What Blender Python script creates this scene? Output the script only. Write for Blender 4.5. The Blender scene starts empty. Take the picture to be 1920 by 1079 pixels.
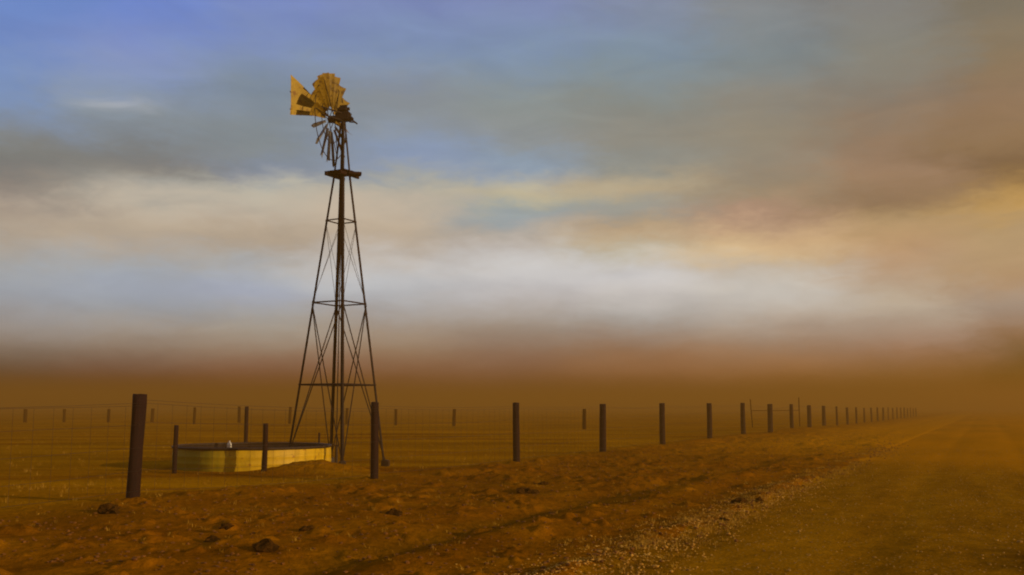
import bpy, bmesh, math, random
import numpy as np
from mathutils import Vector, Matrix
rad = math.radians
random.seed(7); rng = np.random.default_rng(7)
sc = bpy.context.scene
col = sc.collection

# ------------------------------------------------------------------ camera
FPX, CX, CY = 1867.0, 960.0, 539.5          # focal length and centre in photograph pixels
TILT = rad(6.92); CAMH = 1.45
cam_d = bpy.data.cameras.new("camera"); cam = bpy.data.objects.new("camera", cam_d); col.objects.link(cam)
cam.location = (0, 0, CAMH); cam.rotation_euler = (math.pi/2+TILT, 0, 0)
cam_d.sensor_width = 36; cam_d.lens = 36*FPX/1920
cam_d.clip_start = 0.1; cam_d.clip_end = 12000
sc.camera = cam

def ray(px, py):
    r, u = (px-CX)/FPX, (CY-py)/FPX
    return Vector((r, math.cos(TILT)-u*math.sin(TILT), math.sin(TILT)+u*math.cos(TILT)))
def at(px, py, Y):                          # point seen at a pixel, Y metres ahead
    d = ray(px, py); return Vector((0, 0, CAMH))+d*(Y/d.y)

# ------------------------------------------------------------------ exposure, world, sun
sc.view_settings.view_transform = 'Standard'; sc.view_settings.look = 'None'
sc.view_settings.gamma = 1; sc.view_settings.use_curve_mapping = False
sc.view_settings.exposure = 0.0
sc.render.engine = 'CYCLES'
sc.cycles.volume_bounces = 2
sc.cycles.filter_width = 2.0
SUN_EL, SUN_AZ = rad(12), rad(117)           # azimuth clockwise from straight ahead (+Y)
sun_d = bpy.data.lights.new("sun", 'SUN'); sun = bpy.data.objects.new("sun", sun_d); col.objects.link(sun)
sun_d.energy = 4.0; sun_d.angle = rad(0.6); sun_d.color = (1.0, .74, .42)
sdir = Vector((math.sin(SUN_AZ)*math.cos(SUN_EL), math.cos(SUN_AZ)*math.cos(SUN_EL), math.sin(SUN_EL)))
sun.rotation_euler = sdir.to_track_quat('Z', 'Y').to_euler(); sun.location = sdir*40

class NT:                                   # tiny node-expression helper
    def __init__(s, nt): s.t = nt
    def n(s, kind, **kw):
        x = s.t.nodes.new(kind)
        for k, v in kw.items(): setattr(x, k, v)
        return x
    def put(s, sock, v):
        if isinstance(v, bpy.types.NodeSocket): s.t.links.new(v, sock)
        elif v is not None: sock.default_value = v
    def m(s, op, a, b=None, c=None, clamp=False):
        x = s.n('ShaderNodeMath', operation=op, use_clamp=clamp)
        s.put(x.inputs[0], a); s.put(x.inputs[1], b); s.put(x.inputs[2], c); return x.outputs[0]
    def v(s, op, a, b=None):
        x = s.n('ShaderNodeVectorMath', operation=op); s.put(x.inputs[0], a); s.put(x.inputs[1], b); return x.outputs[0]
    def xyz(s, a):
        x = s.n('ShaderNodeSeparateXYZ'); s.put(x.inputs[0], a); return x.outputs
    def vec(s, a, b, c):
        x = s.n('ShaderNodeCombineXYZ'); s.put(x.inputs[0], a); s.put(x.inputs[1], b); s.put(x.inputs[2], c); return x.outputs[0]
    def noise(s, vec, scale, detail=3, rough=.5, dist=0, color=False):
        x = s.n('ShaderNodeTexNoise'); s.put(x.inputs['Vector'], vec); x.inputs['Scale'].default_value = scale
        x.inputs['Detail'].default_value = detail; x.inputs['Roughness'].default_value = rough; x.inputs['Distortion'].default_value = dist
        return x.outputs['Color' if color else 0]
    def mr(s, v, a, b, c=0., d=1., smooth=False):
        x = s.n('ShaderNodeMapRange'); x.clamp = True
        if smooth: x.interpolation_type = 'SMOOTHSTEP'
        s.put(x.inputs[0], v)
        for i, q in enumerate((a, b, c, d)): s.put(x.inputs[i+1], q)
        return x.outputs[0]
    def mix(s, f, a, b, blend='MIX'):
        x = s.n('ShaderNodeMix', data_type='RGBA', blend_type=blend)
        s.put(x.inputs[0], f)
        for i, q in ((6, a), (7, b)):
            s.put(x.inputs[i], q if isinstance(q, bpy.types.NodeSocket) else tuple(q)[:3]+(1,))
        return x.outputs[2]
    def ramp(s, f, stops, interp='LINEAR'):
        x = s.n('ShaderNodeValToRGB'); r = x.color_ramp; r.interpolation = interp; s.put(x.inputs[0], f)
        while len(r.elements) > 1: r.elements.remove(r.elements[-1])
        r.elements[0].position = stops[0][0]; r.elements[0].color = tuple(stops[0][1])+(1,)
        for p, c in stops[1:]:
            e = r.elements.new(p); e.color = tuple(c)+(1,)
        return x.outputs[0]

def lin(c): return tuple((v/255/12.92) if v < 10.3 else ((v/255+.055)/1.055)**2.4 for v in c)
# cloud colours by bearing (columns) and height above the horizon: each (height key, sRGB)
SKY = {
 0:   [(0,(112,132,212)),(100,(118,138,205)),(200,(128,144,184)),(260,(130,131,135)),(330,(126,121,114)),(380,(158,144,130)),(430,(175,161,144)),(490,(164,164,163)),(540,(146,155,170)),(590,(150,147,147)),(640,(138,115,92)),(700,(104,75,42)),(750,(82,56,20))],
 240: [(0,(116,134,216)),(100,(132,147,203)),(200,(140,150,172)),(260,(130,133,138)),(310,(132,128,122)),(345,(164,160,150)),(390,(190,176,156)),(450,(180,165,146)),(500,(160,162,165)),(545,(150,160,178)),(590,(154,154,156)),(640,(146,121,96)),(700,(110,76,44)),(750,(88,60,24))],
 480: [(0,(124,138,206)),(100,(130,144,186)),(160,(130,142,164)),(220,(130,138,150)),(280,(134,140,144)),(320,(140,147,158)),(350,(184,180,166)),(400,(192,178,158)),(450,(176,160,140)),(500,(166,166,166)),(550,(158,166,184)),(600,(164,156,146)),(650,(150,120,90)),(700,(120,81,46)),(750,(94,65,26))],
 720: [(0,(126,138,192)),(100,(130,146,182)),(170,(139,145,156)),(230,(140,148,160)),(300,(140,154,180)),(340,(166,166,160)),(390,(196,181,160)),(450,(186,170,150)),(500,(190,186,182)),(550,(176,178,182)),(600,(164,150,136)),(650,(150,116,82)),(700,(122,83,46)),(750,(100,68,28))],
 960: [(0,(130,142,186)),(100,(130,148,176)),(180,(140,149,152)),(250,(144,149,150)),(310,(150,164,178)),(360,(190,181,154)),(400,(156,165,166)),(450,(184,175,164)),(500,(200,197,194)),(545,(186,182,180)),(600,(160,145,130)),(650,(140,106,76)),(700,(120,82,46)),(750,(104,72,30))],
 1200:[(0,(134,144,166)),(100,(130,147,162)),(180,(138,144,140)),(250,(145,142,130)),(310,(150,149,138)),(350,(180,165,136)),(390,(160,157,145)),(430,(190,165,131)),(470,(190,180,160)),(510,(200,197,194)),(550,(200,195,190)),(600,(166,156,145)),(650,(145,106,71)),(700,(130,88,46)),(750,(105,75,28))],
 1440:[(0,(134,138,140)),(100,(130,139,140)),(180,(138,135,125)),(250,(145,135,116)),(320,(150,138,118)),(370,(160,138,110)),(410,(181,148,120)),(465,(214,185,142)),(500,(196,181,160)),(545,(196,190,180)),(590,(182,168,152)),(640,(156,122,90)),(700,(135,92,46)),(750,(106,78,28))],
 1680:[(0,(132,130,124)),(100,(135,132,120)),(180,(138,126,109)),(250,(149,125,99)),(320,(155,125,95)),(370,(151,122,87)),(410,(180,149,106)),(460,(185,150,111)),(510,(178,152,124)),(560,(186,170,148)),(600,(170,150,128)),(650,(150,110,75)),(700,(125,85,36)),(750,(105,75,20))],
 1900:[(0,(128,118,98)),(100,(140,120,91)),(180,(145,118,88)),(250,(144,115,80)),(320,(136,106,66)),(375,(192,152,88)),(420,(180,150,106)),(480,(180,150,110)),(530,(170,140,106)),(580,(160,140,120)),(620,(140,105,70)),(660,(112,76,28)),(710,(106,73,12)),(750,(108,75,12))],
}
# air in front of the clouds: per height key, how much is taken off / divided out (measured against the dust haze)
HZ_D, HZ_TOP = .0054, 12.0
HAZE_C = (.150, .070, .009)
world = bpy.data.worlds.new("World"); sc.world = world; world.use_nodes = True
wt = world.node_tree; wt.nodes.clear(); W = NT(wt)
gen = W.n('ShaderNodeTexCoord').outputs['Generated']
gx, gy, gz = W.xyz(gen)[:3]
az0 = W.m('MULTIPLY', W.m('ARCTAN2', gx, gy), 180/math.pi)
el0 = W.m('MULTIPLY', W.m('ARCSINE', gz), 180/math.pi)
# clouds lie in flat layers: stretch the noise sideways, and warp bearing and height with it
q = W.vec(W.m('MULTIPLY', az0, .07), W.m('MULTIPLY', el0, .17), 3.7)
w1 = W.noise(q, 1.0, 4, .5, .3, color=True)
w2 = W.noise(q, 3.2, 4, .55, .2, color=True)
a1, b1 = W.xyz(w1)[:2]; a2, b2 = W.xyz(w2)[:2]
az = W.m('ADD', az0, W.m('MULTIPLY', W.m('SUBTRACT', a1, .5), 9.0))
az = W.m('ADD', az, W.m('MULTIPLY', W.m('SUBTRACT', a2, .5), 4.0))
w3 = W.noise(q, 11., 5, .6, .5, color=True); a3, b3 = W.xyz(w3)[:2]
az = W.m('ADD', az, W.m('MULTIPLY', W.m('SUBTRACT', a3, .5), 3.0))
amp = W.mr(el0, 1, 11, .25, 1.0)
dv = W.m('ADD', W.m('MULTIPLY', W.m('SUBTRACT', b1, .5), 1.7), W.m('MULTIPLY', W.m('SUBTRACT', b2, .5), 2.2))
dv = W.m('ADD', dv, W.m('MULTIPLY', W.m('SUBTRACT', b3, .5), 1.1))
el = W.m('ADD', el0, W.m('MULTIPLY', dv, amp))
EL0, ELR = -4.0, 40.0
def elev(px, py):
    d = ray(px, py); return math.degrees(math.atan2(d.z, math.hypot(d.x, d.y)))
def azim(px, py=400):
    d = ray(px, py); return math.degrees(math.atan2(d.x, d.y))
pos = W.m('DIVIDE', W.m('SUBTRACT', el, EL0), ELR, clamp=True)
def stops_for(px, tab):
    out = []
    for y, c in tab:
        k_ = max(0, 1-y/330)*max(0, 1-px/1100); c = (c[0]-3*k_, c[1]+5*k_, c[2]-12*k_)      # cooler overhead at the left
        g_ = math.exp(-((y-548)/35)**2)*max(0, 1-px/900); c = (c[0]+9*g_, c[1]+4*g_, c[2]-5*g_)
        b_ = math.exp(-((y-655)/48)**2); c = (c[0]+0*b_, c[1]+10*b_, c[2]+20*b_)
        t_ = math.exp(-((y-510)/50)**2); c = (c[0]+5*t_, c[1]+5*t_, c[2]+5*t_)
        T = math.exp(-HZ_D*(HZ_TOP-CAMH)/math.sin(rad(max(.35, elev(px, y)))))
        l = lin(c)
        s = tuple(max(.3*l[k], min(1.2, (l[k]-HAZE_C[k]*(1-T))/max(T, .2))) for k in range(3))
        out.append(((elev(px, y)-EL0)/ELR, s))
    out.sort()
    return out
cur = None; last = None
for px in sorted(SKY):
    c = W.ramp(pos, stops_for(px, SKY[px]), 'CARDINAL')
    if cur is None: cur = c
    else: cur = W.mix(W.mr(az, azim(last), azim(px), smooth=True), cur, c)
    last = px
# behind the camera and overhead: plain dusty overcast
gencol = W.ramp(pos, [(.08, (.12,.06,.012)), (.25, (.30,.20,.12)), (.5, (.26,.22,.18)), (1., (.22,.24,.30))])
side = W.mr(W.m('ABSOLUTE', az0), 34, 75, smooth=True)
up = W.mr(el0, 27, 45, smooth=True)
cur = W.mix(W.m('MAXIMUM', side, up), cur, gencol)
# fine streaks and a small bright wisp in the blue
st = W.noise(W.vec(W.m('MULTIPLY', az0, .16), W.m('MULTIPLY', el0, .5), 9.1), 1.2, 5, .5, .6)
cur = W.mix(1., cur, W.ramp(st, [(.3, (.93,.93,.94)), (.7, (1.08,1.07,1.06))]), 'MULTIPLY')
def blob(px, py, wx, wy, warp=1.0):
    dx = W.m('DIVIDE', W.m('SUBTRACT', az0, azim(px, py)), wx)
    dy = W.m('DIVIDE', W.m('SUBTRACT', W.m('ADD', el0, W.m('MULTIPLY', W.m('SUBTRACT', st, .5), warp)), elev(px, py)), wy)
    return W.m('POWER', 2.718, W.m('MULTIPLY', W.m('ADD', W.m('MULTIPLY', dx, dx), W.m('MULTIPLY', dy, dy)), -1.))
cur = W.mix(W.m('MULTIPLY', blob(215, 192, 2.0, .30, 3.2), .42), cur, (.62,.64,.68))
cur = W.mix(W.m('MULTIPLY', blob(330, 365, 5.5, .75, 3.5), .62), cur, (.72,.64,.51))     # pale billows
cur = W.mix(W.m('MULTIPLY', blob(640, 385, 4.0, .8, 3.0), .45), cur, (.72,.61,.47))
cur = W.mix(W.m('MULTIPLY', blob(1100, 352, 5.0, .4, 2.0), .25), cur, (.62,.47,.28))
cur = W.mix(W.m('MULTIPLY', blob(250, 100, 4.0, 1.2, 3.0), .35), cur, (.29,.36,.68))
cur = W.mix(W.m('MULTIPLY', blob(1085, 412, 1.7, .22, .8), .55), cur, (.60,.52,.42))
cur = W.mix(W.m('MULTIPLY', blob(1460, 468, 4.0, .3, .9), .4), cur, (.85,.62,.38))
# the clear air above the clouds
skyt = W.n('ShaderNodeTexSky', sky_type='NISHITA'); skyt.sun_disc = False
skyt.sun_elevation = SUN_EL; skyt.sun_rotation = SUN_AZ; skyt.dust_density = 3
nish = W.mix(1., skyt.outputs[0], (.08,.08,.08), 'MULTIPLY')
cur = W.mix(.1, cur, nish)
bg = W.n('ShaderNodeBackground'); W.put(bg.inputs[0], cur); bg.inputs[1].default_value = 1.0
wo = W.n('ShaderNodeOutputWorld'); wt.links.new(bg.outputs[0], wo.inputs[0])

# ------------------------------------------------------------------ helpers
def tag(o, label=None, cat=None, group=None, kind=None):
    for k, v in (('label', label), ('category', cat), ('group', group), ('kind', kind)):
        if v: o[k] = v
    return o
def material(name, build, rough=.9):
    m = bpy.data.materials.new(name); m.use_nodes = True
    N = NT(m.node_tree); b = m.node_tree.nodes['Principled BSDF']; b.inputs['Roughness'].default_value = rough
    b.inputs['Specular IOR Level'].default_value = .25 if rough < .9 else .0
    build(N, b); return m
def bump(N, b, h, dist, strength=1.):
    x = N.n('ShaderNodeBump'); x.inputs['Distance'].default_value = dist; x.inputs['Strength'].default_value = strength
    N.put(x.inputs['Height'], h); N.put(b.inputs['Normal'], x.outputs[0])
def empty(name, loc):
    o = bpy.data.objects.new(name, None); o.location = loc; o.empty_display_size = .2; col.objects.link(o); return o
def link(name, me, mat, parent=None):
    o = bpy.data.objects.new(name, me); col.objects.link(o)
    if mat: me.materials.append(mat)
    if parent: o.parent = parent
    return o
def from_np(name, verts, faces, mat, parent=None, smooth=True):
    me = bpy.data.meshes.new(name)
    verts = np.asarray(verts, dtype=np.float32); faces = np.asarray(faces, dtype=np.int32)
    me.vertices.add(len(verts)); me.vertices.foreach_set('co', verts.ravel())
    nf, k = faces.shape
    me.loops.add(nf*k); me.loops.foreach_set('vertex_index', faces.ravel())
    me.polygons.add(nf); me.polygons.foreach_set('loop_start', np.arange(0, nf*k, k, dtype=np.int32))
    me.polygons.foreach_set('loop_total', np.full(nf, k, dtype=np.int32))
    me.polygons.foreach_set('use_smooth', np.full(nf, smooth))
    me.update(calc_edges=True); me.validate()
    return link(name, me, mat, parent)
class MB:                                    # collects shapes, links them as ONE mesh object
    def __init__(s): s.bm = bmesh.new()
    def tube(s, a, b, r, r2=None, n=6, roll=0.):
        a, b = Vector(a), Vector(b); d = b-a; r2 = r if r2 is None else r2
        if d.length < 1e-6: return s
        z = d.normalized(); x = z.orthogonal().normalized()
        if abs(z.z) < .99: x = z.cross(Vector((0, 0, 1))).normalized()
        y = z.cross(x); ra, rb = [], []
        for k in range(n):
            t = 2*math.pi*k/n+roll; o = x*math.cos(t)+y*math.sin(t)
            ra.append(s.bm.verts.new(a+o*r)); rb.append(s.bm.verts.new(b+o*r2))
        for k in range(n):
            s.bm.faces.new((ra[k], ra[(k+1) % n], rb[(k+1) % n], rb[k]))
        s.bm.faces.new(ra[::-1]); s.bm.faces.new(rb); return s
    def angle(s, a, b, w, t, inward):        # L-section bar, corner away from `inward`
        a, b, inward = Vector(a), Vector(b), Vector(inward)
        z = (b-a).normalized(); i = (inward-z*inward.dot(z)).normalized(); j = z.cross(i)
        e1 = (i+j).normalized(); e2 = (i-j).normalized()
        pr = [(0, 0), (w, 0), (w, t), (t, t), (t, w), (0, w)]
        ra = [s.bm.verts.new(a+e1*p+e2*q) for p, q in pr]; rb = [s.bm.verts.new(b+e1*p+e2*q) for p, q in pr]
        for k in range(6): s.bm.faces.new((ra[k], ra[(k+1) % 6], rb[(k+1) % 6], rb[k]))
        s.bm.faces.new(ra[::-1]); s.bm.faces.new(rb); return s
    def box(s, c, size, rot=None, bevel=0.):
        M = Matrix.Translation(Vector(c))
        if rot is not None: M = M @ rot.to_4x4()
        r = bmesh.ops.create_cube(s.bm, size=1., matrix=M @ Matrix.Diagonal((*size, 1)))
        if bevel:
            es = list({e for v in r['verts'] for e in v.link_edges})
            bmesh.ops.bevel(s.bm, geom=es, offset=bevel, segments=2, affect='EDGES')
        return s
    def ring(s, c, ax1, ax2, R, r, n=48, m=5):
        ax1, ax2 = Vector(ax1), Vector(ax2); nn = ax1.cross(ax2); rows = []
        for k in range(n):
            t = 2*math.pi*k/n; rd = ax1*math.cos(t)+ax2*math.sin(t); row = []
            for j in range(m):
                u = 2*math.pi*j/m; row.append(s.bm.verts.new(Vector(c)+rd*(R+r*math.cos(u))+nn*(r*math.sin(u))))
            rows.append(row)
        for k in range(n):
            for j in range(m):
                A, B = rows[k], rows[(k+1) % n]; s.bm.faces.new((A[j], A[(j+1) % m], B[(j+1) % m], B[j]))
        return s
    def build(s, name, mat, parent=None, smooth=False):
        bmesh.ops.recalc_face_normals(s.bm, faces=s.bm.faces[:])
        me = bpy.data.meshes.new(name); s.bm.to_mesh(me); s.bm.free()
        for p in me.polygons: p.use_smooth = smooth
        return link(name, me, mat, parent)

def vnoise(x, y, seed=0):                    # value noise, vectorised
    xi, yi = np.floor(x).astype(np.int64), np.floor(y).astype(np.int64); fx, fy = x-xi, y-yi
    fx = fx*fx*fx*(fx*(fx*6-15)+10); fy = fy*fy*fy*(fy*(fy*6-15)+10)
    def h(a, b):
        n = (a*374761393+b*668265263+seed*1442695041) & 0xffffffff
        n = ((n ^ (n >> 13))*1274126177) & 0xffffffff; n = n ^ (n >> 16)
        return (n & 0xffffff)/float(0xffffff)
    a = h(xi, yi)*(1-fx)+h(xi+1, yi)*fx; b = h(xi, yi+1)*(1-fx)+h(xi+1, yi+1)*fx
    return (a*(1-fy)+b*fy)*2-1
def fbm(x, y, s, o=4, seed=0):
    x = np.asarray(x, float)/s; y = np.asarray(y, float)/s; r = 0; a = 1
    for i in range(o):
        r = r+a*vnoise(x, y, seed+i); x = x*2.03+7.1; y = y*2.03-3.3; a *= .5
    return r
def sstep(v, a, b):
    t = np.clip((v-a)/(b-a), 0, 1); return t*t*(3-2*t)

# ------------------------------------------------------------------ layout
RD = rad(25.3)                               # road and roadside fence share one bearing
D = np.array((math.sin(RD), math.cos(RD))); Nn = np.array((math.cos(RD), -math.sin(RD)))
VPX = 1850.
# roadside posts: (pixel x, y) of each foot, spaced evenly along the line
feet = [(249,943),(701,905),(968,872),(1131,851),(1243,837),(1331,825),(1394,816),(1445,813),(1485,803),(1518,802),(1545,798)]
posts = []
for px, py in feet:
    posts.append(at(px, py, 15*1595/(VPX-px)))
for i in range(11, 27):
    px = VPX-1000/(.627+.2665*i); Y = 15*1595/(VPX-px)
    p = at(px, 780, Y); p.z = 0; posts.append(p)
p0 = posts[0].copy(); p0.x -= 6.2*math.tan(RD)*1.0; p0.y -= 6.2; p0.z = -.02
posts.insert(0, p0)
TK = at(474, 868, 25.4); TK.z = -.02; TKR, TKH = 1.92, .52     # stock tank
WM = at(630, 872, 25.9); WM.z = 0.0                             # windmill
anchors = [(p.x, p.y, p.z) for p in posts[:12]]
LONE = [(327,886,798,.055,23.0),(495,882,795,.06,23.0),(460,846,763,.065,33.5),(598,846,812,.035,33.5)]
def terrain(x, y):
    x = np.asarray(x, float); y = np.asarray(y, float)
    qq = x*Nn[0]+y*Nn[1]; r = np.hypot(x, y)
    z = fbm(x, y, 34, 3, 5)*.05*sstep(r, 20, 60)
    num = np.zeros_like(x); den = np.full_like(x, .35)
    for ax, ay, azz in anchors:
        w = np.exp(-((x-ax)**2+(y-ay)**2)/(3.6**2)); num += w*azz; den += w
    z = z*.6+num/den*1.15
    # verge: disturbed sandy soil between fence and road
    vg = sstep(qq, -13.2, -10.8)*(1-sstep(qq, -4.4, -3.2))
    rough = fbm(x, y, 1.2, 5, 11)*.034+np.maximum(0, fbm(x, y, .38, 3, 23)-.45)*.085
    z = z+vg*rough*(1-sstep(r, 50, 110))
    z = z+fbm(x, y, .5, 3, 31)*.008*(1-sstep(r, 30, 60))
    # bank thrown up where the verge starts, wheel rut along the verge
    z = z+.07*np.exp(-((qq+11.2+.5*fbm(x, y, 4, 2, 3))/.8)**2)*sstep(y, 12, 16)*(1-sstep(y, 45, 70))
    z = z-.09*np.exp(-((qq+5.75+.25*fbm(x, y, 5, 2, 8))/.42)**2)*(1-.85*sstep(r, 18, 38))
    z = z+.04*(1-.85*sstep(r, 18, 38))*np.exp(-((qq+4.9+.2*fbm(x, y, 4, 2, 9))/.35)**2)
    z = z+.07*np.exp(-((qq+3.45+.2*fbm(x, y, 2.5, 2, 41))/.22)**2)*(.55+.6*fbm(x, y, .7, 3, 42))*(1-sstep(y, 24, 34))
    # earth heaped against the tank by the windmill
    bx, by = (x+4.55)/1.15, (y-23.6)/.85
    z = z+.27*np.exp(-(bx*bx+by*by))*(1+.25*fbm(x, y, .6, 3, 17))
    return z
def gz_at(x, y): return float(terrain(np.array([x]), np.array([y]))[0])

# ------------------------------------------------------------------ ground
def soil(N, b):
    P = N.n('ShaderNodeNewGeometry').outputs['Position']
    x, y = N.xyz(P)[:2]
    qv = N.m('ADD', N.m('MULTIPLY', x, float(Nn[0])), N.m('MULTIPLY', y, float(Nn[1])))
    sv = N.m('ADD', N.m('MULTIPLY', x, float(D[0])), N.m('MULTIPLY', y, float(D[1])))
    big = N.noise(P, .09, 4, .55); mid = N.noise(P, .8, 5, .6); fine = N.noise(P, 9., 5, .65)
    along = N.noise(N.vec(N.m('MULTIPLY', qv, 1.), N.m('MULTIPLY', sv, .18), 0.), .9, 4, .6)
    soilc = N.ramp(mid, [(.28, (.17,.055,.0006)), (.5, (.26,.088,.001)), (.72, (.34,.125,.0015))])
    grass = N.ramp(N.noise(N.vec(N.m('MULTIPLY', x, .25), y, 0.), .35, 4, .6), [(.32, (.21,.065,.0006)), (.5, (.36,.145,.0008)), (.68, (.47,.20,.001))])
    fld = N.m('SUBTRACT', 1., N.mr(N.m('ADD', qv, N.m('MULTIPLY', N.m('SUBTRACT', mid, .5), 3.)), -13., -10.6, smooth=True))
    c = N.mix(fld, soilc, grass)
    c = N.mix(N.mr(big, .35, .7), c, N.mix(1., c, (.72,.78,.8), 'MULTIPLY'))
    far_mix = N.m('MULTIPLY', N.mr(sv, 24., 46., smooth=True), N.mr(N.m('ADD', qv, N.m('MULTIPLY', N.m('SUBTRACT', along, .5), 6.)), -13., -5., smooth=True))
    c = N.mix(far_mix, c, (.50,.20,.001))                              # sandy orange taking over with distance
    rut = N.mr(N.m('ABSOLUTE', N.m('ADD', N.m('ADD', qv, 5.75), N.m('MULTIPLY', N.m('SUBTRACT', along, .5), .9))), .0, .75, 1., 0., True)
    rut = N.m('MULTIPLY', rut, N.mr(sv, 16., 34., 1., .25, True))
    c = N.mix(N.m('MULTIPLY', rut, .5), c, (.13,.060,.001))            # darker green-brown along the rut
    c = N.mix(1., c, N.ramp(fine, [(.3, (.72,.72,.72)), (.7, (1.22,1.22,1.22))]), 'MULTIPLY')
    N.put(b.inputs['Base Color'], c)
    bump(N, b, N.m('ADD', fine, N.m('MULTIPLY', mid, 1.2)), .05, .8)
M_soil = material('sandy_soil', soil, .95)
def polar(rs, angs):
    R, A = np.meshgrid(rs, angs, indexing='ij'); return R*np.sin(A), R*np.cos(A)
def grid_faces(n, m, off=0):
    i = np.arange(n-1)[:, None]*m+np.arange(m-1)[None, :]+off
    return np.stack([i, i+1, i+m+1, i+m], -1).reshape(-1, 4)[:, ::-1]
def gground(x, y):
    q_ = x*Nn[0]+y*Nn[1]
    return terrain(x, y)-.10*sstep(q_, -3.5, -2.9)*(1-sstep(q_, 4.4, 5.0))
rs = np.concatenate([[.01, .5, 1.5, 3, 4.5], np.geomspace(5.5, 70, 620), np.geomspace(72, 6000, 110)])
fine_a = np.radians(np.linspace(-34, 34, 620))
angs = np.concatenate([np.radians(np.linspace(-180, -36, 60)), fine_a, np.radians(np.linspace(36, 180, 60))])
X, Y = polar(rs, angs); Z = gground(X, Y)
gr = from_np('ground', np.stack([X, Y, Z], -1).reshape(-1, 3), grid_faces(*X.shape), M_soil)
tag(gr, kind='structure')

# gravel road with a crown; its edges dip raggedly under the verge soil
DARK_AT = (5.15, 9.4)
def roadm(N, b):
    P = N.n('ShaderNodeNewGeometry').outputs['Position']
    x, y = N.xyz(P)[:2]
    qv = N.m('ADD', N.m('MULTIPLY', x, float(Nn[0])), N.m('MULTIPLY', y, float(Nn[1])))
    sv = N.m('ADD', N.m('MULTIPLY', x, float(D[0])), N.m('MULTIPLY', y, float(D[1])))
    S = N.vec(qv, N.m('MULTIPLY', sv, .12), 0.)
    track = N.noise(S, 1.3, 4, .6); fine = N.noise(P, 26., 6, .75); mid = N.noise(P, 2.4, 5, .6)
    c = N.ramp(track, [(.3, (.20,.085,.0012)), (.5, (.30,.130,.0016)), (.7, (.38,.17,.003))])
    c = N.mix(1., c, N.ramp(mid, [(.3, (.8,.8,.8)), (.7, (1.15,1.15,1.15))]), 'MULTIPLY')
    c = N.mix(1., c, N.ramp(fine, [(.3, (.5,.5,.5)), (.55, (1.1,1.1,1.1)), (.75, (1.7,1.6,1.7))]), 'MULTIPLY')
    vo = N.n('ShaderNodeTexVoronoi'); vo.inputs['Scale'].default_value = 16.; N.put(vo.inputs['Vector'], P)
    c = N.mix(N.m('MULTIPLY', N.mr(vo.outputs[0], .12, .25, 1., 0.), N.mr(N.noise(P, 1.1, 3), .4, .6, .15, 1.)), c, (.42,.26,.07))
    far_mix = N.m('MULTIPLY', N.mr(sv, 22., 34., smooth=True), N.mr(N.noise(N.vec(N.m('MULTIPLY', qv, .25), N.m('MULTIPLY', sv, .06), 0.), 1., 3), .3, .6, .4, 1.))
    c = N.mix(far_mix, c, (.52,.20,.001))                            # sandy orange replaces the gravel colour farther on
    dx = N.m('SUBTRACT', x, DARK_AT[0]); dy = N.m('SUBTRACT', y, DARK_AT[1])
    rr_ = N.m('ADD', N.m('SQRT', N.m('ADD', N.m('MULTIPLY', dx, dx), N.m('MULTIPLY', N.m('MULTIPLY', dy, dy), .35))), N.m('MULTIPLY', N.m('SUBTRACT', mid, .5), 1.))
    c = N.mix(N.mr(rr_, .1, 1.1, .75, 0., True), c, (.03,.012,.001))  # darker patch
    N.put(b.inputs['Base Color'], c)
    bump(N, b, N.m('ADD', N.m('MULTIPLY', fine, .8), N.m('MULTIPLY', mid, .6)), .035, .9)
M_road = material('gravel', roadm, .95)
def road_z(q_, s_):
    x = q_*Nn[0]+s_*D[0]; y = q_*Nn[1]+s_*D[1]
    crown = .05*(1-((q_-.6)/4.1)**2)-.06
    r = np.hypot(x, y); n = fbm(x, y, 1.1, 4, 77)*.014*(1-sstep(r, 20, 60))+fbm(x, y, .16, 2, 78)*.005*(1-sstep(r, 10, 25))
    rutd = -.02*np.exp(-((q_+1.2)/.35)**2)-.02*np.exp(-((q_-.9)/.35)**2)
    base = terrain(x, y)*sstep(np.abs(q_-.6), 2.5, 4.0)
    return x, y, base+crown+n+rutd+.03
qs = np.linspace(-3.75, 5.2, 300)
ss = np.concatenate([-np.geomspace(400, 3, 60), np.linspace(-2.5, 2.5, 12), np.geomspace(3, 50, 420), np.geomspace(52, 3000, 90)])
Q, S = np.meshgrid(qs, ss, indexing='ij'); X, Y, Z = road_z(Q, S)
rd = from_np('road', np.stack([X, Y, Z], -1).reshape(-1, 3), grid_faces(*X.shape), M_road)
tag(rd, kind='structure')

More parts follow.
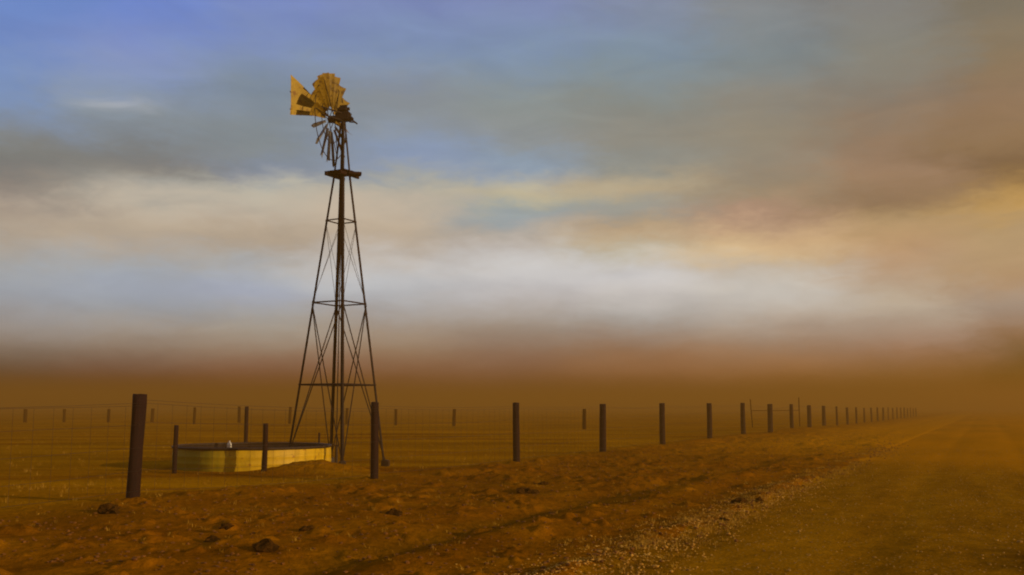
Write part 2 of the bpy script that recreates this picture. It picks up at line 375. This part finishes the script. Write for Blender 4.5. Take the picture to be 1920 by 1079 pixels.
# loose stones and clods: uncountable gravel
def simple(c1, c2, scale=6., rough=.85, bumpd=.01, metal=0.):
    def f(N, b):
        P = N.n('ShaderNodeTexCoord').outputs['Object']
        n = N.noise(P, scale, 5, .65)
        N.put(b.inputs['Base Color'], N.mix(N.mr(n, .3, .7), c1, c2)); b.inputs['Metallic'].default_value = metal
        if bumpd: bump(N, b, n, bumpd)
    return lambda name: material(name, f, rough)
M_stone = simple((.20,.09,.005), (.48,.26,.045), 2.2)('stone')
M_windrow = simple((.30,.12,.004), (.68,.38,.06), 2.5)('windrow_stone')
M_clod = simple((.10,.034,.002), (.21,.075,.005), 3.)('lump')
ico = bmesh.new(); bmesh.ops.create_icosphere(ico, subdivisions=1, radius=1.)
IV = np.array([v.co[:] for v in ico.verts]); IF = np.array([[v.index for v in f.verts] for f in ico.faces]); ico.free()
def stones(name, pts, sizes, mat, seed=1):
    r = np.random.default_rng(seed); V = []; F = []; k = 0
    for (x, y, z), s in zip(pts, sizes):
        v = IV*(1+r.uniform(-.25, .25, (len(IV), 1)))*s*np.array((r.uniform(.8, 1.4), r.uniform(.8, 1.4), r.uniform(.45, .8)))
        a = r.uniform(0, 6.28); ca, sa = math.cos(a), math.sin(a)
        v = np.stack([v[:, 0]*ca-v[:, 1]*sa, v[:, 0]*sa+v[:, 1]*ca, v[:, 2]], -1)+(x, y, z+s*.2)
        V.append(v); F.append(IF+k); k += len(IV)
    return from_np(name, np.concatenate(V), np.concatenate(F), mat, smooth=False)
def scatter(n, q0, q1, s0, s1, seed, power=1.6, edge=False):
    r = np.random.default_rng(seed); s_ = s0+(s1-s0)*r.uniform(0, 1, n)**power; q_ = r.uniform(q0, q1, n)
    if edge: q_ = (q0+q1)/2+r.normal(0, (q1-q0)/4, n)
    return q_, s_
q1_, s1_ = scatter(7000, -3.5, 4.6, 6, 42, 3)
x, y, z = road_z(q1_, s1_)
tag(stones('gravel', list(zip(x, y, z)), rng.uniform(.005, .013, len(x))*(1+(rng.uniform(0, 1, len(x)) > .985)*.9), M_stone, 4), 'small pale loose stones scattered over the gravel road', 'gravel', kind='stuff')
q2_, s2_ = scatter(3200, -11.5, -3.6, 7, 60, 5)
q3_, s3_ = scatter(500, -4.1, -2.9, 7, 45, 6, edge=True)
q2_ = np.concatenate([q2_, q3_]); s2_ = np.concatenate([s2_, s3_])
x = q2_*Nn[0]+s2_*D[0]; y = q2_*Nn[1]+s2_*D[1]; z = terrain(x, y)
tag(stones('soil_crumbs', list(zip(x, y, z)), rng.uniform(.008, .026, len(x)), M_clod, 5), 'loose brown crumbs of soil strewn over the verge', 'soil crumbs', kind='stuff')

q4_, s4_ = scatter(3800, -4.0, -2.7, 6.5, 21, 9, 1.7, edge=True)
x = q4_*Nn[0]+s4_*D[0]; y = q4_*Nn[1]+s4_*D[1]; z = np.maximum(terrain(x, y), road_z(q4_, s4_)[2])
tag(stones('windrow_gravel', list(zip(x, y, z)), rng.uniform(.004, .012, len(x))*(1+(rng.uniform(0, 1, len(x)) > .97)*1.2), M_windrow, 8), 'pale gravel pushed into a low ridge along the left road edge', 'gravel', kind='stuff')

# dry grass on the verge and out in the field
def grassm(c1, c2):
    def f(N, b):
        P = N.n('ShaderNodeNewGeometry').outputs['Position']
        N.put(b.inputs['Base Color'], N.mix(N.mr(N.noise(P, 3., 3), .35, .65), c1, c2))
    return f
M_grass = material('dry_grass', grassm((.20,.09,.006), (.46,.26,.035)), .9)
def tufts(name, spots, mat, seed=1):
    r = np.random.default_rng(seed); V = []; F = []; k = 0
    for (x, y, z, h, nb, sp) in spots:
        for _ in range(nb):
            a = r.uniform(0, 6.28); ln = r.uniform(.1, .9)*h; d0 = r.uniform(0, sp)
            bx, by = x+math.cos(a)*d0, y+math.sin(a)*d0; hh = h*r.uniform(.5, 1.1); w = r.uniform(.0016, .0034)*(1+h*2)
            tx, ty = -math.sin(a)*w, math.cos(a)*w; lx, ly = math.cos(a)*ln, math.sin(a)*ln
            V += [(bx-tx, by-ty, z-.01), (bx+tx, by+ty, z-.01), (bx+lx*.4+tx*.8, by+ly*.4+ty*.8, z+hh*.6), (bx+lx*.4-tx*.8, by+ly*.4-ty*.8, z+hh*.6), (bx+lx+tx*.2, by+ly+ty*.2, z+hh), (bx+lx-tx*.2, by+ly-ty*.2, z+hh)]
            F += [(k, k+1, k+2, k+3), (k+3, k+2, k+4, k+5)]; k += 6
    return from_np(name, V, F, mat, smooth=False)
spots = []
r_ = np.random.default_rng(12)
for _ in range(3400):                        # ragged fringe of stubble at the road edge
    s_ = 7+32*r_.uniform()**1.7; q_ = -3.45+r_.normal(0, .33)
    if fbm(np.array([s_]), np.array([q_]), 1.3, 2, 4)[0] < -.25: continue
    x, y = q_*Nn[0]+s_*D[0], q_*Nn[1]+s_*D[1]; spots.append((x, y, gz_at(x, y)-.01, r_.uniform(.018, .06), 9, .05))
for _ in range(900):                         # sparse stubble over the verge
    s_ = 8+50*r_.uniform()**1.5; q_ = r_.uniform(-12.5, -3.8)
    x, y = q_*Nn[0]+s_*D[0], q_*Nn[1]+s_*D[1]; spots.append((x, y, gz_at(x, y)-.01, r_.uniform(.02, .07), 8, .06))
for _ in range(2600):                        # field
    yy = 15+75*r_.uniform()**1.3; xx = r_.uniform(-.6, .5)*yy
    if xx*Nn[0]+yy*Nn[1] > -12: continue
    spots.append((xx, yy, gz_at(xx, yy)-.01, r_.uniform(.04, .11), 9, .12))
tag(tufts('dry_grass', spots, M_grass, 3), 'sparse dry yellow stubble along the road edge and in the field', 'grass', kind='stuff')

# single dark flattened lumps one can point at
def lump(px, py, w, label):
    Y_ = 12.
    for _ in range(6):
        p = at(px, py, Y_); g = gz_at(p.x, p.y); d = ray(px, py); Y_ = (CAMH-g)/(-d.z)*d.y
    p = at(px, py, Y_); s = w/FPX*Y_/2*1.15; r = np.random.default_rng(px)
    bm = bmesh.new(); bmesh.ops.create_icosphere(bm, subdivisions=3, radius=1.)
    for v in bm.verts:
        c = v.co; n = fbm(np.array([c.x*1.9+px]), np.array([c.y*1.9+c.z*2]), 1., 4, px)[0]
        v.co = c*(1+.5*n); v.co.x *= s; v.co.y *= s*.7; v.co.z *= s*.5
    me = bpy.data.meshes.new('lump'); bm.to_mesh(me); bm.free()
    o = link('dark_lump', me, M_dark); o.location = (p.x, p.y, g+s*.05); o.rotation_euler.z = r.uniform(0, 6)
    tag(o, label, 'lump', 'dark lumps lying on the verge')
M_dark = simple((.030,.014,.003), (.085,.034,.005), 20., .95, .02)('dark_brown')
for a in [(397,1016,27,'dark clod at lower left of the verge, left of the biggest clod'),
          (497,1030,42,'biggest dark clod, nearest to the camera at lower left of the verge'),
          (575,995,22,'dark clod up and to the right of the biggest clod'),
          (425,988,20,'small dark clod farther back than the two nearest clods at lower left'),
          (988,926,32,'dark flat clod on the verge just below the third roadside fence post'),
          (1020,908,13,'small reddish clod right of the flat clod below the third fence post'),
          (1387,943,26,'dark clod on the road edge, left one of a close pair'),
          (1424,939,18,'reddish clod on the road edge, right one of a close pair'),
          (1357,977,18,'clod at the road edge nearer the camera than the close pair'),
          (735,964,30,'long dark clod on the verge below the second roadside fence post'),
          (207,962,38,'dark clod left of the foot of the nearest fence post')]:  # dark shape added where the nearest post's shadow falls
    lump(*a)

# ------------------------------------------------------------------ fences
def wood(c1, c2):
    def f(N, b):
        P = N.n('ShaderNodeTexCoord').outputs['Object']; x, y, z = N.xyz(P)[:3]
        g = N.noise(N.vec(N.m('MULTIPLY', x, 30.), N.m('MULTIPLY', y, 30.), N.m('MULTIPLY', z, 2.5)), 1., 5, .65)
        n = N.noise(P, 4., 3)
        N.put(b.inputs['Base Color'], N.mix(N.m('MULTIPLY', g, n, clamp=True), c1, c2)); bump(N, b, g, .012)
    return f
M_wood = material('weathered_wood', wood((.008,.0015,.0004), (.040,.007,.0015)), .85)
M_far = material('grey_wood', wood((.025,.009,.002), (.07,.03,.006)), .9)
M_wire = simple((.05,.03,.015), (.09,.055,.03), 5., .6, 0., .4)('wire')
M_iron = simple((.010,.006,.004), (.028,.014,.008), 9., .75, .003, 0.)('dark_iron')
def post(foot, h, r, mat, parent, seed, lean=(0, 0), square=False, origin=None, name='post'):
    rr = np.random.default_rng(seed); n = 14; rows = 15; V = []; F = []
    ph = rr.uniform(0, 6, 3)
    for j in range(rows):
        t = j/(rows-1); z = -.15+t*(h+.15)
        bx = lean[0]*t*h+.006*math.sin(3*t+ph[0]); by = lean[1]*t*h+.006*math.cos(4*t+ph[1])
        for k in range(n):
            a = 2*math.pi*k/n+.35
            sh = 1/max(abs(math.cos(a-.6)), abs(math.sin(a-.6)))**.7*.92 if square else 1.
            R = r*sh*(1+.07*math.sin(2*a+ph[2]+t)+.05*math.sin(5*a+3*t+ph[0])+rr.uniform(-.03, .03))*(1.04-.08*t)
            if square: R *= .97+.16*max(0, t-.55)/.45*max(0, math.cos(a+.5))
            V.append((bx+R*math.cos(a), by+R*math.sin(a), z+(rr.uniform(-.012, .012) if j == rows-1 else 0)))
    for j in range(rows-1):
        for k in range(n): F.append((j*n+k, j*n+(k+1) % n, (j+1)*n+(k+1) % n, (j+1)*n+k))
    c = len(V); V.append((lean[0]*h, lean[1]*h, h+.008))
    for k in range(0, n): F.append(((rows-1)*n+k, (rows-1)*n+(k+1) % n, c, c))
    me = bpy.data.meshes.new(name); me.from_pydata(V, [], [f if f[2] != f[3] else f[:3] for f in F]); me.update()
    for p in me.polygons: p.use_smooth = len(p.vertices) == 4
    o = link(name, me, mat, parent); o.location = Vector(foot)-(Vector(parent.location) if parent else Vector()); return o
fence = empty('wire_fence', (posts[0].x, posts[0].y, posts[0].z))
tag(fence, 'long dark roadside fence of thick posts and woven wire, nearest the road', 'fence', 'wire fences')
tops = [745,745,758,758,760,758,758,757,759,759,761,762]
rad_px = [26,26,15,12,11.5,10,9,8.5,9,7,8,6.5]
pinfo = []
for i, p in enumerate(posts):
    if i < len(tops) and i > 0:
        foot = Vector((p.x, p.y, p.z)); py = feet[i-1][1]; h = (py-tops[i])/FPX*p.y*1.0; r = rad_px[i]/FPX*p.y/2
    else:
        foot = Vector((p.x, p.y, gz_at(p.x, p.y))); h = 1.55+random.uniform(-.05, .06); r = .095+random.uniform(-.02, .02)
        if i == 0: r = .1
    lean = (random.uniform(-.006, .006), random.uniform(-.01, .01)) if i > 1 else (.012, 0)
    post(foot, h, r, M_wood, fence, 100+i, lean, square=(i == 1))
    pinfo.append((foot, h, r))
def spans(fence, pinfo, n_detail, mat, wr=.0024, strands=(.12,.32,.55,.78,.97,1.0), stay=.30, off=.0):
    base = Vector(fence.location)
    for i in range(len(pinfo)-1):
        (a, ha, ra), (b, hb, rb) = pinfo[i], pinfo[i+1]; m = MB()
        d = (b-a); L = d.length; hh = min(ha, hb)*.95; nrm = Vector((-d.y, d.x, 0)).normalized()*(-ra-.004) ; nrb = Vector((-d.y, d.x, 0)).normalized()*(-rb-.004)
        nseg = 5 if i < n_detail else 1
        def P(t, z, sag): return a+nrm*(1-t)+nrb*t+d*t+Vector((0, 0, z-sag*4*t*(1-t)))-base
        zs = [hh*s for s in strands]
        rad_w = wr*(1.6 if i > 8 else 1)
        for si, z in enumerate(zs):
            sag = .015+.012*((i*7+si*3) % 4)
            for k in range(nseg): m.tube(P(k/nseg, z, sag), P((k+1)/nseg, z, sag), rad_w, n=3)
        if i < n_detail:
            ns = int(L/stay)
            for k in range(1, ns):
                t = k/ns; j1 = random.uniform(-.0012, .0012)
                m.tube(P(t, zs[0], .02), P(t+j1, zs[-2], .02), wr*.9, n=3)
        m.build('woven_wire', mat, fence)
spans(fence, pinfo, 9, M_wire)

far = [(1096,806,768,9),(968,803,768,8),(851,800,768,8),(742,798,768,7),(650,796,766,7),(543,795,764,7),(448,793,763,7),(364,796,765,7),(285,792,767,8),(203,792,768,7),(120,792,768,7),(47,792,768,9),(-40,792,768,8)]
def ground_Y(px, py):
    d = ray(px, py); return (CAMH-0)/(-d.z)*d.y
pf = []
for px, py, ty, w in far:
    Y_ = ground_Y(px, py); p = at(px, py, Y_); g = gz_at(p.x, p.y); pf.append((Vector((p.x, p.y, g)), (py-ty)/FPX*Y_-g, w/FPX*Y_/2*.75))
fence2 = empty('wire_fence', pf[0][0])
tag(fence2, 'faint thin-posted fence far across the field behind the windmill', 'fence', 'wire fences')
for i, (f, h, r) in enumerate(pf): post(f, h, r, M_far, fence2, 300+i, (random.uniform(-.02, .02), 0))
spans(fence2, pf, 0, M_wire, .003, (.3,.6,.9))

gp = [at(1411, 803, 74), at(1500, 802, 76)]
gate = empty('gate_frame', (gp[0].x, gp[0].y, gz_at(gp[0].x, gp[0].y)))
tag(gate, 'two tall thin faded gateposts joined by a rail behind the roadside fence', 'gate')
for k, (p, ty) in enumerate(zip(gp, (752, 749))):
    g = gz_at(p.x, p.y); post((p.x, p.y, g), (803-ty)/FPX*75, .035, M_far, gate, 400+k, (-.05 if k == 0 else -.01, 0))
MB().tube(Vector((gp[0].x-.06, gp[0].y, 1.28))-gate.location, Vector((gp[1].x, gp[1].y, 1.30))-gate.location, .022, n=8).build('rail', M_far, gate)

lab = ['short dark post standing left of the yellow stock tank','short dark post standing in front of the middle of the stock tank',
       'tall thin post rising behind the left half of the stock tank','thin low stake showing behind the right end of the stock tank']
for k, (px, py, ty, r, Y_) in enumerate(LONE):
    p = at(px, py, Y_); g = gz_at(p.x, p.y); top = at(px, ty, Y_).z
    o = post((p.x, p.y, g), top-g, r, M_wood, None, 500+k, (.004, 0), name='stake' if k == 3 else 'wooden_post')
    tag(o, lab[k], 'post', 'posts standing round the stock tank')

# ------------------------------------------------------------------ stock tank
def tankm(N, b):
    P = N.n('ShaderNodeTexCoord').outputs['Object']; x, y, z = N.xyz(P)[:3]
    ang = N.m('ARCTAN2', y, x)
    streak = N.noise(N.vec(N.m('MULTIPLY', ang, 9.), N.m('MULTIPLY', z, 1.2), 0.), 1., 4, .6)
    pt = N.noise(P, 5., 5, .7)
    c = N.mix(N.mr(streak, .3, .7), (.44,.26,.003), (.66,.40,.004))
    c = N.mix(N.mr(N.m('ADD', x, N.m('MULTIPLY', N.m('SUBTRACT', streak, .5), 1.5)), -.9, .5, .75, 0., True), c, (.20,.185,.006))   # algae green on the left, also darkened as painted shade
    c = N.mix(N.mr(pt, .60, .70), c, (.28,.11,.01))
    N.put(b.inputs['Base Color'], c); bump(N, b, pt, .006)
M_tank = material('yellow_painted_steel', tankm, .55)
M_rim = simple((.02,.010,.004), (.05,.025,.008), 8., .6, .003)('rusted_rim')
def waterm(N, b):
    b.inputs['Base Color'].default_value = (.012,.009,.005,1); b.inputs['Roughness'].default_value = .08
    P = N.n('ShaderNodeTexCoord').outputs['Object']; bump(N, b, N.noise(P, 7., 3), .004)
M_water = material('dark_water', waterm, .08)
tank = empty('stock_tank', TK); gt = -.02
tag(tank, 'low round yellow steel water tank left of the windmill foot', 'water tank')
n = 96; rows = [(-.25, 0), (.03, 0), (.15, .012), (.17, .02), (.19, .012), (.31, .012), (.33, .02), (.35, .012), (TKH-.03, 0), (TKH, 0)]
V = []; F = []
for z, o in rows:
    for k in range(n):
        a = 2*math.pi*k/n; dn = 1+.004*math.sin(7*a)+.003*math.sin(13*a+1)
        V.append(((TKR+o)*dn*math.cos(a), (TKR+o)*dn*math.sin(a), z))
for z in (TKH, .02):
    for k in range(n):
        a = 2*math.pi*k/n; V.append(((TKR-.012)*math.cos(a), (TKR-.012)*math.sin(a), z))
nr = len(rows)+2
FI = []
for j in range(nr-1):
    for k in range(n): (FI if j >= nr-3 else F).append((j*n+k, j*n+(k+1) % n, (j+1)*n+(k+1) % n, (j+1)*n+k))
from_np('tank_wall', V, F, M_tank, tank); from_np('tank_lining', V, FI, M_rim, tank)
MB().ring((0, 0, TKH+.006), (1, 0, 0), (0, 1, 0), TKR+.004, .034, 96, 8).build('rim', M_rim, tank, True)
m = MB(); bmesh.ops.create_circle(m.bm, cap_ends=True, segments=80, radius=TKR-.03, matrix=Matrix.Translation((0, 0, TKH-.07))); m.build('water', M_water, tank)
fl = at(430, 834, TK.y-1.82)
M_white = simple((.62,.55,.42), (.80,.74,.62), 12., .5, 0.)('white_plastic')
fo = empty('float_bottle', (fl.x, fl.y, TK.z+TKH+.03)); tag(fo, 'small white plastic bottle float standing on the rim of the stock tank', 'float')
V = []; F = []; prof = [(0, 0), (.045, .0), (.052, .015), (.052, .085), (.04, .115), (.02, .13), (.018, .145)]
for r, z in prof:
    for k in range(16): V.append((r*math.cos(k*math.pi/8), r*math.sin(k*math.pi/8), z))
for j in range(len(prof)-1):
    for k in range(16): F.append((j*16+k, j*16+(k+1) % 16, (j+1)*16+(k+1) % 16, (j+1)*16+k))
from_np('bottle', V, F, M_white, fo)
MB().tube((0, 0, .143), (0, 0, .165), .022, n=14).build('cap', M_white, fo)

# ------------------------------------------------------------------ windmill
g0 = gz_at(WM.x, WM.y)
mill = empty('windmill', (WM.x, WM.y, 0))
tag(mill, 'tall dark steel water windmill with yellow tail and wheel beside the stock tank', 'windmill')
def lz(py): return at(632, py, WM.y).z
ZP = lz(327); ZH = lz(223)                   # platform and hub height
yaw = math.atan2(-1.2, .36)                 # near leg points almost at the camera
HD = 1.27; hdP = .225; ZT = ZH-.12; hdT = .07
legdir = [Vector((math.cos(yaw+k*math.pi/2), math.sin(yaw+k*math.pi/2), 0)) for k in range(4)]
def spread(z): return HD+(hdP-HD)*z/ZP if z < ZP else hdP+(hdT-hdP)*(z-ZP)/(ZT-ZP)
def legp(k, z): return legdir[k % 4]*spread(z)+Vector((0, 0, z))
M_steel = simple((.008,.005,.003), (.028,.013,.007), 3., .75, .002, 0.)('weathered_steel')
for k in range(4):
    w = MB(); gk = gz_at(WM.x+legdir[k].x*HD, WM.y+legdir[k].y*HD)
    w.angle(legp(k, gk-.1), legp(k, ZP), .062, .010, -legdir[k]).angle(legp(k, ZP), legp(k, ZT), .05, .009, -legdir[k])
    w.build('leg', M_steel, mill)
    p = legp(k, gk)
    MB().box((p.x, p.y, gk+.04), (.20, .16, .24), Matrix.Rotation(yaw+k, 3, 'Z'), .02).build('footing', M_rim, mill)
for py in (415, 569, 722):
    z = lz(py); m = MB()
    for k in range(4):
        m.tube(legp(k, z)*1, legp(k+1, z), .019 if py != 722 else .022, n=5)
    m.build('girt', M_steel, mill)
z1, z2, z3 = lz(415), lz(569), .10
for k in range(4):
    MB().tube(legp(k, z2-.03), legp(k+1, z3), .015, n=5).tube(legp(k+1, z2-.03)+legdir[k]*.012, legp(k, z3)+legdir[k]*.012, .015, n=5).build('cross_brace', M_steel, mill)
    MB().tube(legp(k, z1-.03), legp(k+1, z2), .006, n=4).tube(legp(k+1, z1-.03)+legdir[k]*.01, legp(k, z2)+legdir[k]*.01, .006, n=4).build('cross_brace', M_steel, mill)
MB().tube((0, 0, -.1), (0, 0, ZH-.2), .014, n=10).build('pump_rod', M_steel, mill)
MB().tube((.0, .03, -.1), (.0, .03, .5), .035, n=12).box((0, .03, .5), (.11, .11, .04), None, .01).build('well_pipe', M_rim, mill)
# plank platform, a square round the mast seen from below
pl = MB(); s = .66
e1 = (legdir[0]+legdir[1]).normalized(); e2 = (legdir[1]-legdir[0]).normalized()
R3 = Matrix((e1, e2, Vector((0, 0, 1)))).transposed()
for j in range(5):
    o = (j-2)*.135
    if j == 2:
        for sg in (-1, 1): pl.box(Vector((0, 0, ZP+.03))+e2*o+e1*sg*.22, (.3, .12, .035), R3, .004)
    else: pl.box(Vector((0, 0, ZP+.03+.003*(j % 2)))+e2*o, (s+.05*((j*3) % 2), .12, .035), R3, .004)
plat = pl.build('platform', M_wood, mill)
bb = MB()
for sg in (-1, 1): bb.box(Vector((0, 0, ZP-.035))+e1*sg*.24, (.06, .80, .085), R3, .005)
bb.build('bearer', M_wood, plat)
MB().box(Vector((.36, -.12, ZP-.02)), (.34, .26, .07), Matrix.Rotation(rad(12), 3, 'Z'), .01).build('furl_winch_board', M_wood, plat)
# head: gearbox
m = MB()
m.tube((0, 0, ZT-.15), (0, 0, ZH+.02), .06, n=12)
wn = Vector((.980, -.199, 0)).normalized()     # side of the wheel turned to the camera
wt_ = Vector((.199, .980, 0)).normalized()     # horizontal direction inside the wheel's plane
RW = Matrix((wn, wt_, Vector((0, 0, 1)))).transposed()
m.box((0, 0, ZH+.05), (.42, .20, .26), RW, .04).box(wn*.18+Vector((0, 0, ZH-.02)), (.2, .12, .1), RW, .02)
m.tube(wn*.1+Vector((0, 0, ZH+.0)), -wn*.34+Vector((0, 0, ZH+.0)), .035, n=10)
m.build('gearbox', M_iron, mill)
MB().box((0, 0, ZH+.26), (.34, .19, .22), RW, .07).build('gearbox_hood', M_iron, mill)
MB().tube(wn*.18+Vector((0, 0, ZH-.1)), wn*.36+Vector((0, 0, ZH-.12)), .018, n=6).tube(wn*.34+Vector((0, 0, ZH-.12))-wt_*.12, wn*.34+Vector((0, 0, ZH-.12))+wt_*.14, .02, n=6).build('furl_lever', M_iron, mill)
# wheel
WC = -wn*.33+Vector((0, 0, ZH)); RAD = 1.27; NB = 18
def vane(c1, c2, c3):
    def f(N, b):
        P = N.n('ShaderNodeTexCoord').outputs['Object']
        a = N.noise(P, 2.6, 5, .65); d = N.noise(P, 7., 5, .7)
        c = N.mix(N.mr(a, .35, .65), c1, c2); c = N.mix(N.mr(d, .52, .64), c, c3)
        N.put(b.inputs['Base Color'], c); bump(N, b, d, .004)
    return f
M_vane = material('yellow_faded_paint', vane((.27,.165,.006), (.38,.24,.009), (.17,.08,.006)), .6)
M_blade = material('yellow_blade_paint', vane((.17,.10,.006), (.27,.165,.01), (.06,.03,.005)), .6)
M_blade_unlit = material('unlit_blade_grey', vane((.05,.042,.035), (.17,.16,.15), (.02,.012,.01)), .5)  # unlit grey of the lower blades put into the colour
hub = MB(); hub.tube(WC-wn*.07, WC+wn*.08, .10, n=20).tube(WC-wn*.1, WC+wn*.12, .045, n=14)
hub = hub.build('wheel_hub', M_iron, mill)
def wp(r, t, off=0.): return WC+(Vector((0, 0, 1))*math.cos(t)+wt_*math.sin(t))*r+wn*off
MB().ring(WC-wn*.02, wt_, (0, 0, 1), RAD*.50, .010).build('inner_rim', M_iron, hub)
MB().ring(WC-wn*.02, wt_, (0, 0, 1), RAD*.86, .011).build('outer_rim', M_iron, hub)
for k in range(6):
    t = 2*math.pi*(k+.5)/6
    MB().tube(wp(.08, t, -.08), wp(RAD*.86, t, -.02), .011, n=5).tube(wp(.08, t, .08), wp(RAD*.86, t, -.02), .011, n=5).build('spoke', M_iron, hub)
PITCH = 1.0*rad(31)
rb = random.Random(5)
for k in range(NB):
    t = 2*math.pi*k/NB+.12; deg = math.degrees(t) % 360
    low = 105 < deg < 262
    rd_ = Vector((0, 0, 1))*math.cos(t)+wt_*math.sin(t); tg = -Vector((0, 0, 1))*math.sin(t)+wt_*math.cos(t)
    if low and k == 7: continue             # one blade lost in a storm
    pit = PITCH+(rb.uniform(-.12, .3) if low else rb.uniform(-.08, .08))
    wv = tg*math.cos(pit)+wn*math.sin(pit)
    nv = rd_.cross(wv)
    bm = bmesh.new(); rowsv = []
    r0, r1 = RAD*.27, RAD*(1.0 if not low else rb.uniform(.9, 1.04))+(0 if low else rb.uniform(-.05, .03))
    for j in range(5):
        u = j/4; r = r0+(r1-r0)*u; hw = (.06+(.20-.06)*u)*(1 if not low else rb.uniform(.35, .8)); row = []
        for i in range(6):
            s_ = i/5*2-1; cv = .045*(1-s_*s_)*(1 if not low else 1.3)
            jag = (rb.uniform(-.10, .03) if (low and j == 4) else 0)
            row.append(bm.verts.new(WC+rd_*(r+jag)+wv*(s_*hw)+nv*cv))
        rowsv.append(row)
    for j in range(4):
        for i in range(5): bm.faces.new((rowsv[j][i], rowsv[j][i+1], rowsv[j+1][i+1], rowsv[j+1][i]))
    bmesh.ops.recalc_face_normals(bm, faces=bm.faces[:])
    ext = bmesh.ops.solidify(bm, geom=bm.faces[:], thickness=.003)
    me = bpy.data.meshes.new('blade'); bm.to_mesh(me); bm.free()
    link('blade', me, M_blade_unlit if low else M_blade, hub)
# tail, swung round in front of the wheel
tp = [(545,140),(545,215),(602,219),(602,197)]
tdir = Vector((-.75, -.66, 0)); tnn = Vector((.66, -.75, 0))
TO = Vector((0, 0, 0))+wn*.02
def on_tail(px, py):                         # where the line of sight meets the tail's plane
    d = ray(px, py); n_ = tnn; P0 = Vector((WM.x, WM.y, 0))+TO-Vector((0, 0, CAMH))
    P0.z = 0
    k = (P0.x*n_.x+P0.y*n_.y)/(d.x*n_.x+d.y*n_.y); return Vector((0, 0, CAMH))+d*k-mill.location
T = [on_tail(*p) for p in tp]
bm = bmesh.new(); nu, nv_ = 10, 8; gridv = []
for i in range(nu+1):
    u = i/nu; a = T[0].lerp(T[3], u); b = T[1].lerp(T[2], u); row = []
    for j in range(nv_+1):
        w = j/nv_; c = a.lerp(b, w); c += tnn*(.018*math.sin(5*u+4*w)+.012*math.sin(11*w+3*u))
        row.append(bm.verts.new(c))
    gridv.append(row)
for i in range(nu):
    for j in range(nv_): bm.faces.new((gridv[i][j], gridv[i+1][j], gridv[i+1][j+1], gridv[i][j+1]))
bmesh.ops.recalc_face_normals(bm, faces=bm.faces[:]); bmesh.ops.solidify(bm, geom=bm.faces[:], thickness=.004)
me = bpy.data.meshes.new('tail_vane'); bm.to_mesh(me); bm.free(); tail = link('tail_vane', me, M_vane, mill)
gb = Vector((0, 0, ZH+.05))
up_, lo_ = T[0].lerp(T[1], .42), T[0].lerp(T[1], .86)
o_ = tnn*.035
MB().tube(gb+o_*1+Vector((0, 0, .08)), T[3].lerp(T[2], .2)+o_, .022, n=6).tube(T[3].lerp(T[2], .2)-o_, up_-o_, .016, n=6).build('tail_arm', M_iron, tail)
MB().tube(gb+o_*1-Vector((0, 0, .12)), T[3].lerp(T[2], .8)+o_, .022, n=6).tube(T[3].lerp(T[2], .8)-o_, lo_-o_, .016, n=6).build('tail_arm', M_iron, tail)
m = MB()
for u in (.03, .35, .68): m.tube(T[0].lerp(T[3], u)-o_*.6, T[1].lerp(T[2], u)-o_*.6, .010, n=5)
m.build('tail_rib', M_vane, tail)

# ------------------------------------------------------------------ dust haze
hz = MB().box((0, 2500, 5.2), (9000, 9000, 13.6)).build('haze', None)
hm = bpy.data.materials.new('dust'); hm.use_nodes = True; ht = hm.node_tree; ht.nodes.clear()
pv = ht.nodes.new('ShaderNodeVolumePrincipled'); ho = ht.nodes.new('ShaderNodeOutputMaterial'); ht.links.new(pv.outputs[0], ho.inputs['Volume'])
pv.inputs['Color'].default_value = (.48,.275,.055,1); pv.inputs['Density'].default_value = HZ_D; pv.inputs['Anisotropy'].default_value = .2
hz.data.materials.append(hm); tag(hz, kind='stuff')
hz['label'] = 'brown dust haze hanging over the plain'; hz['category'] = 'haze'
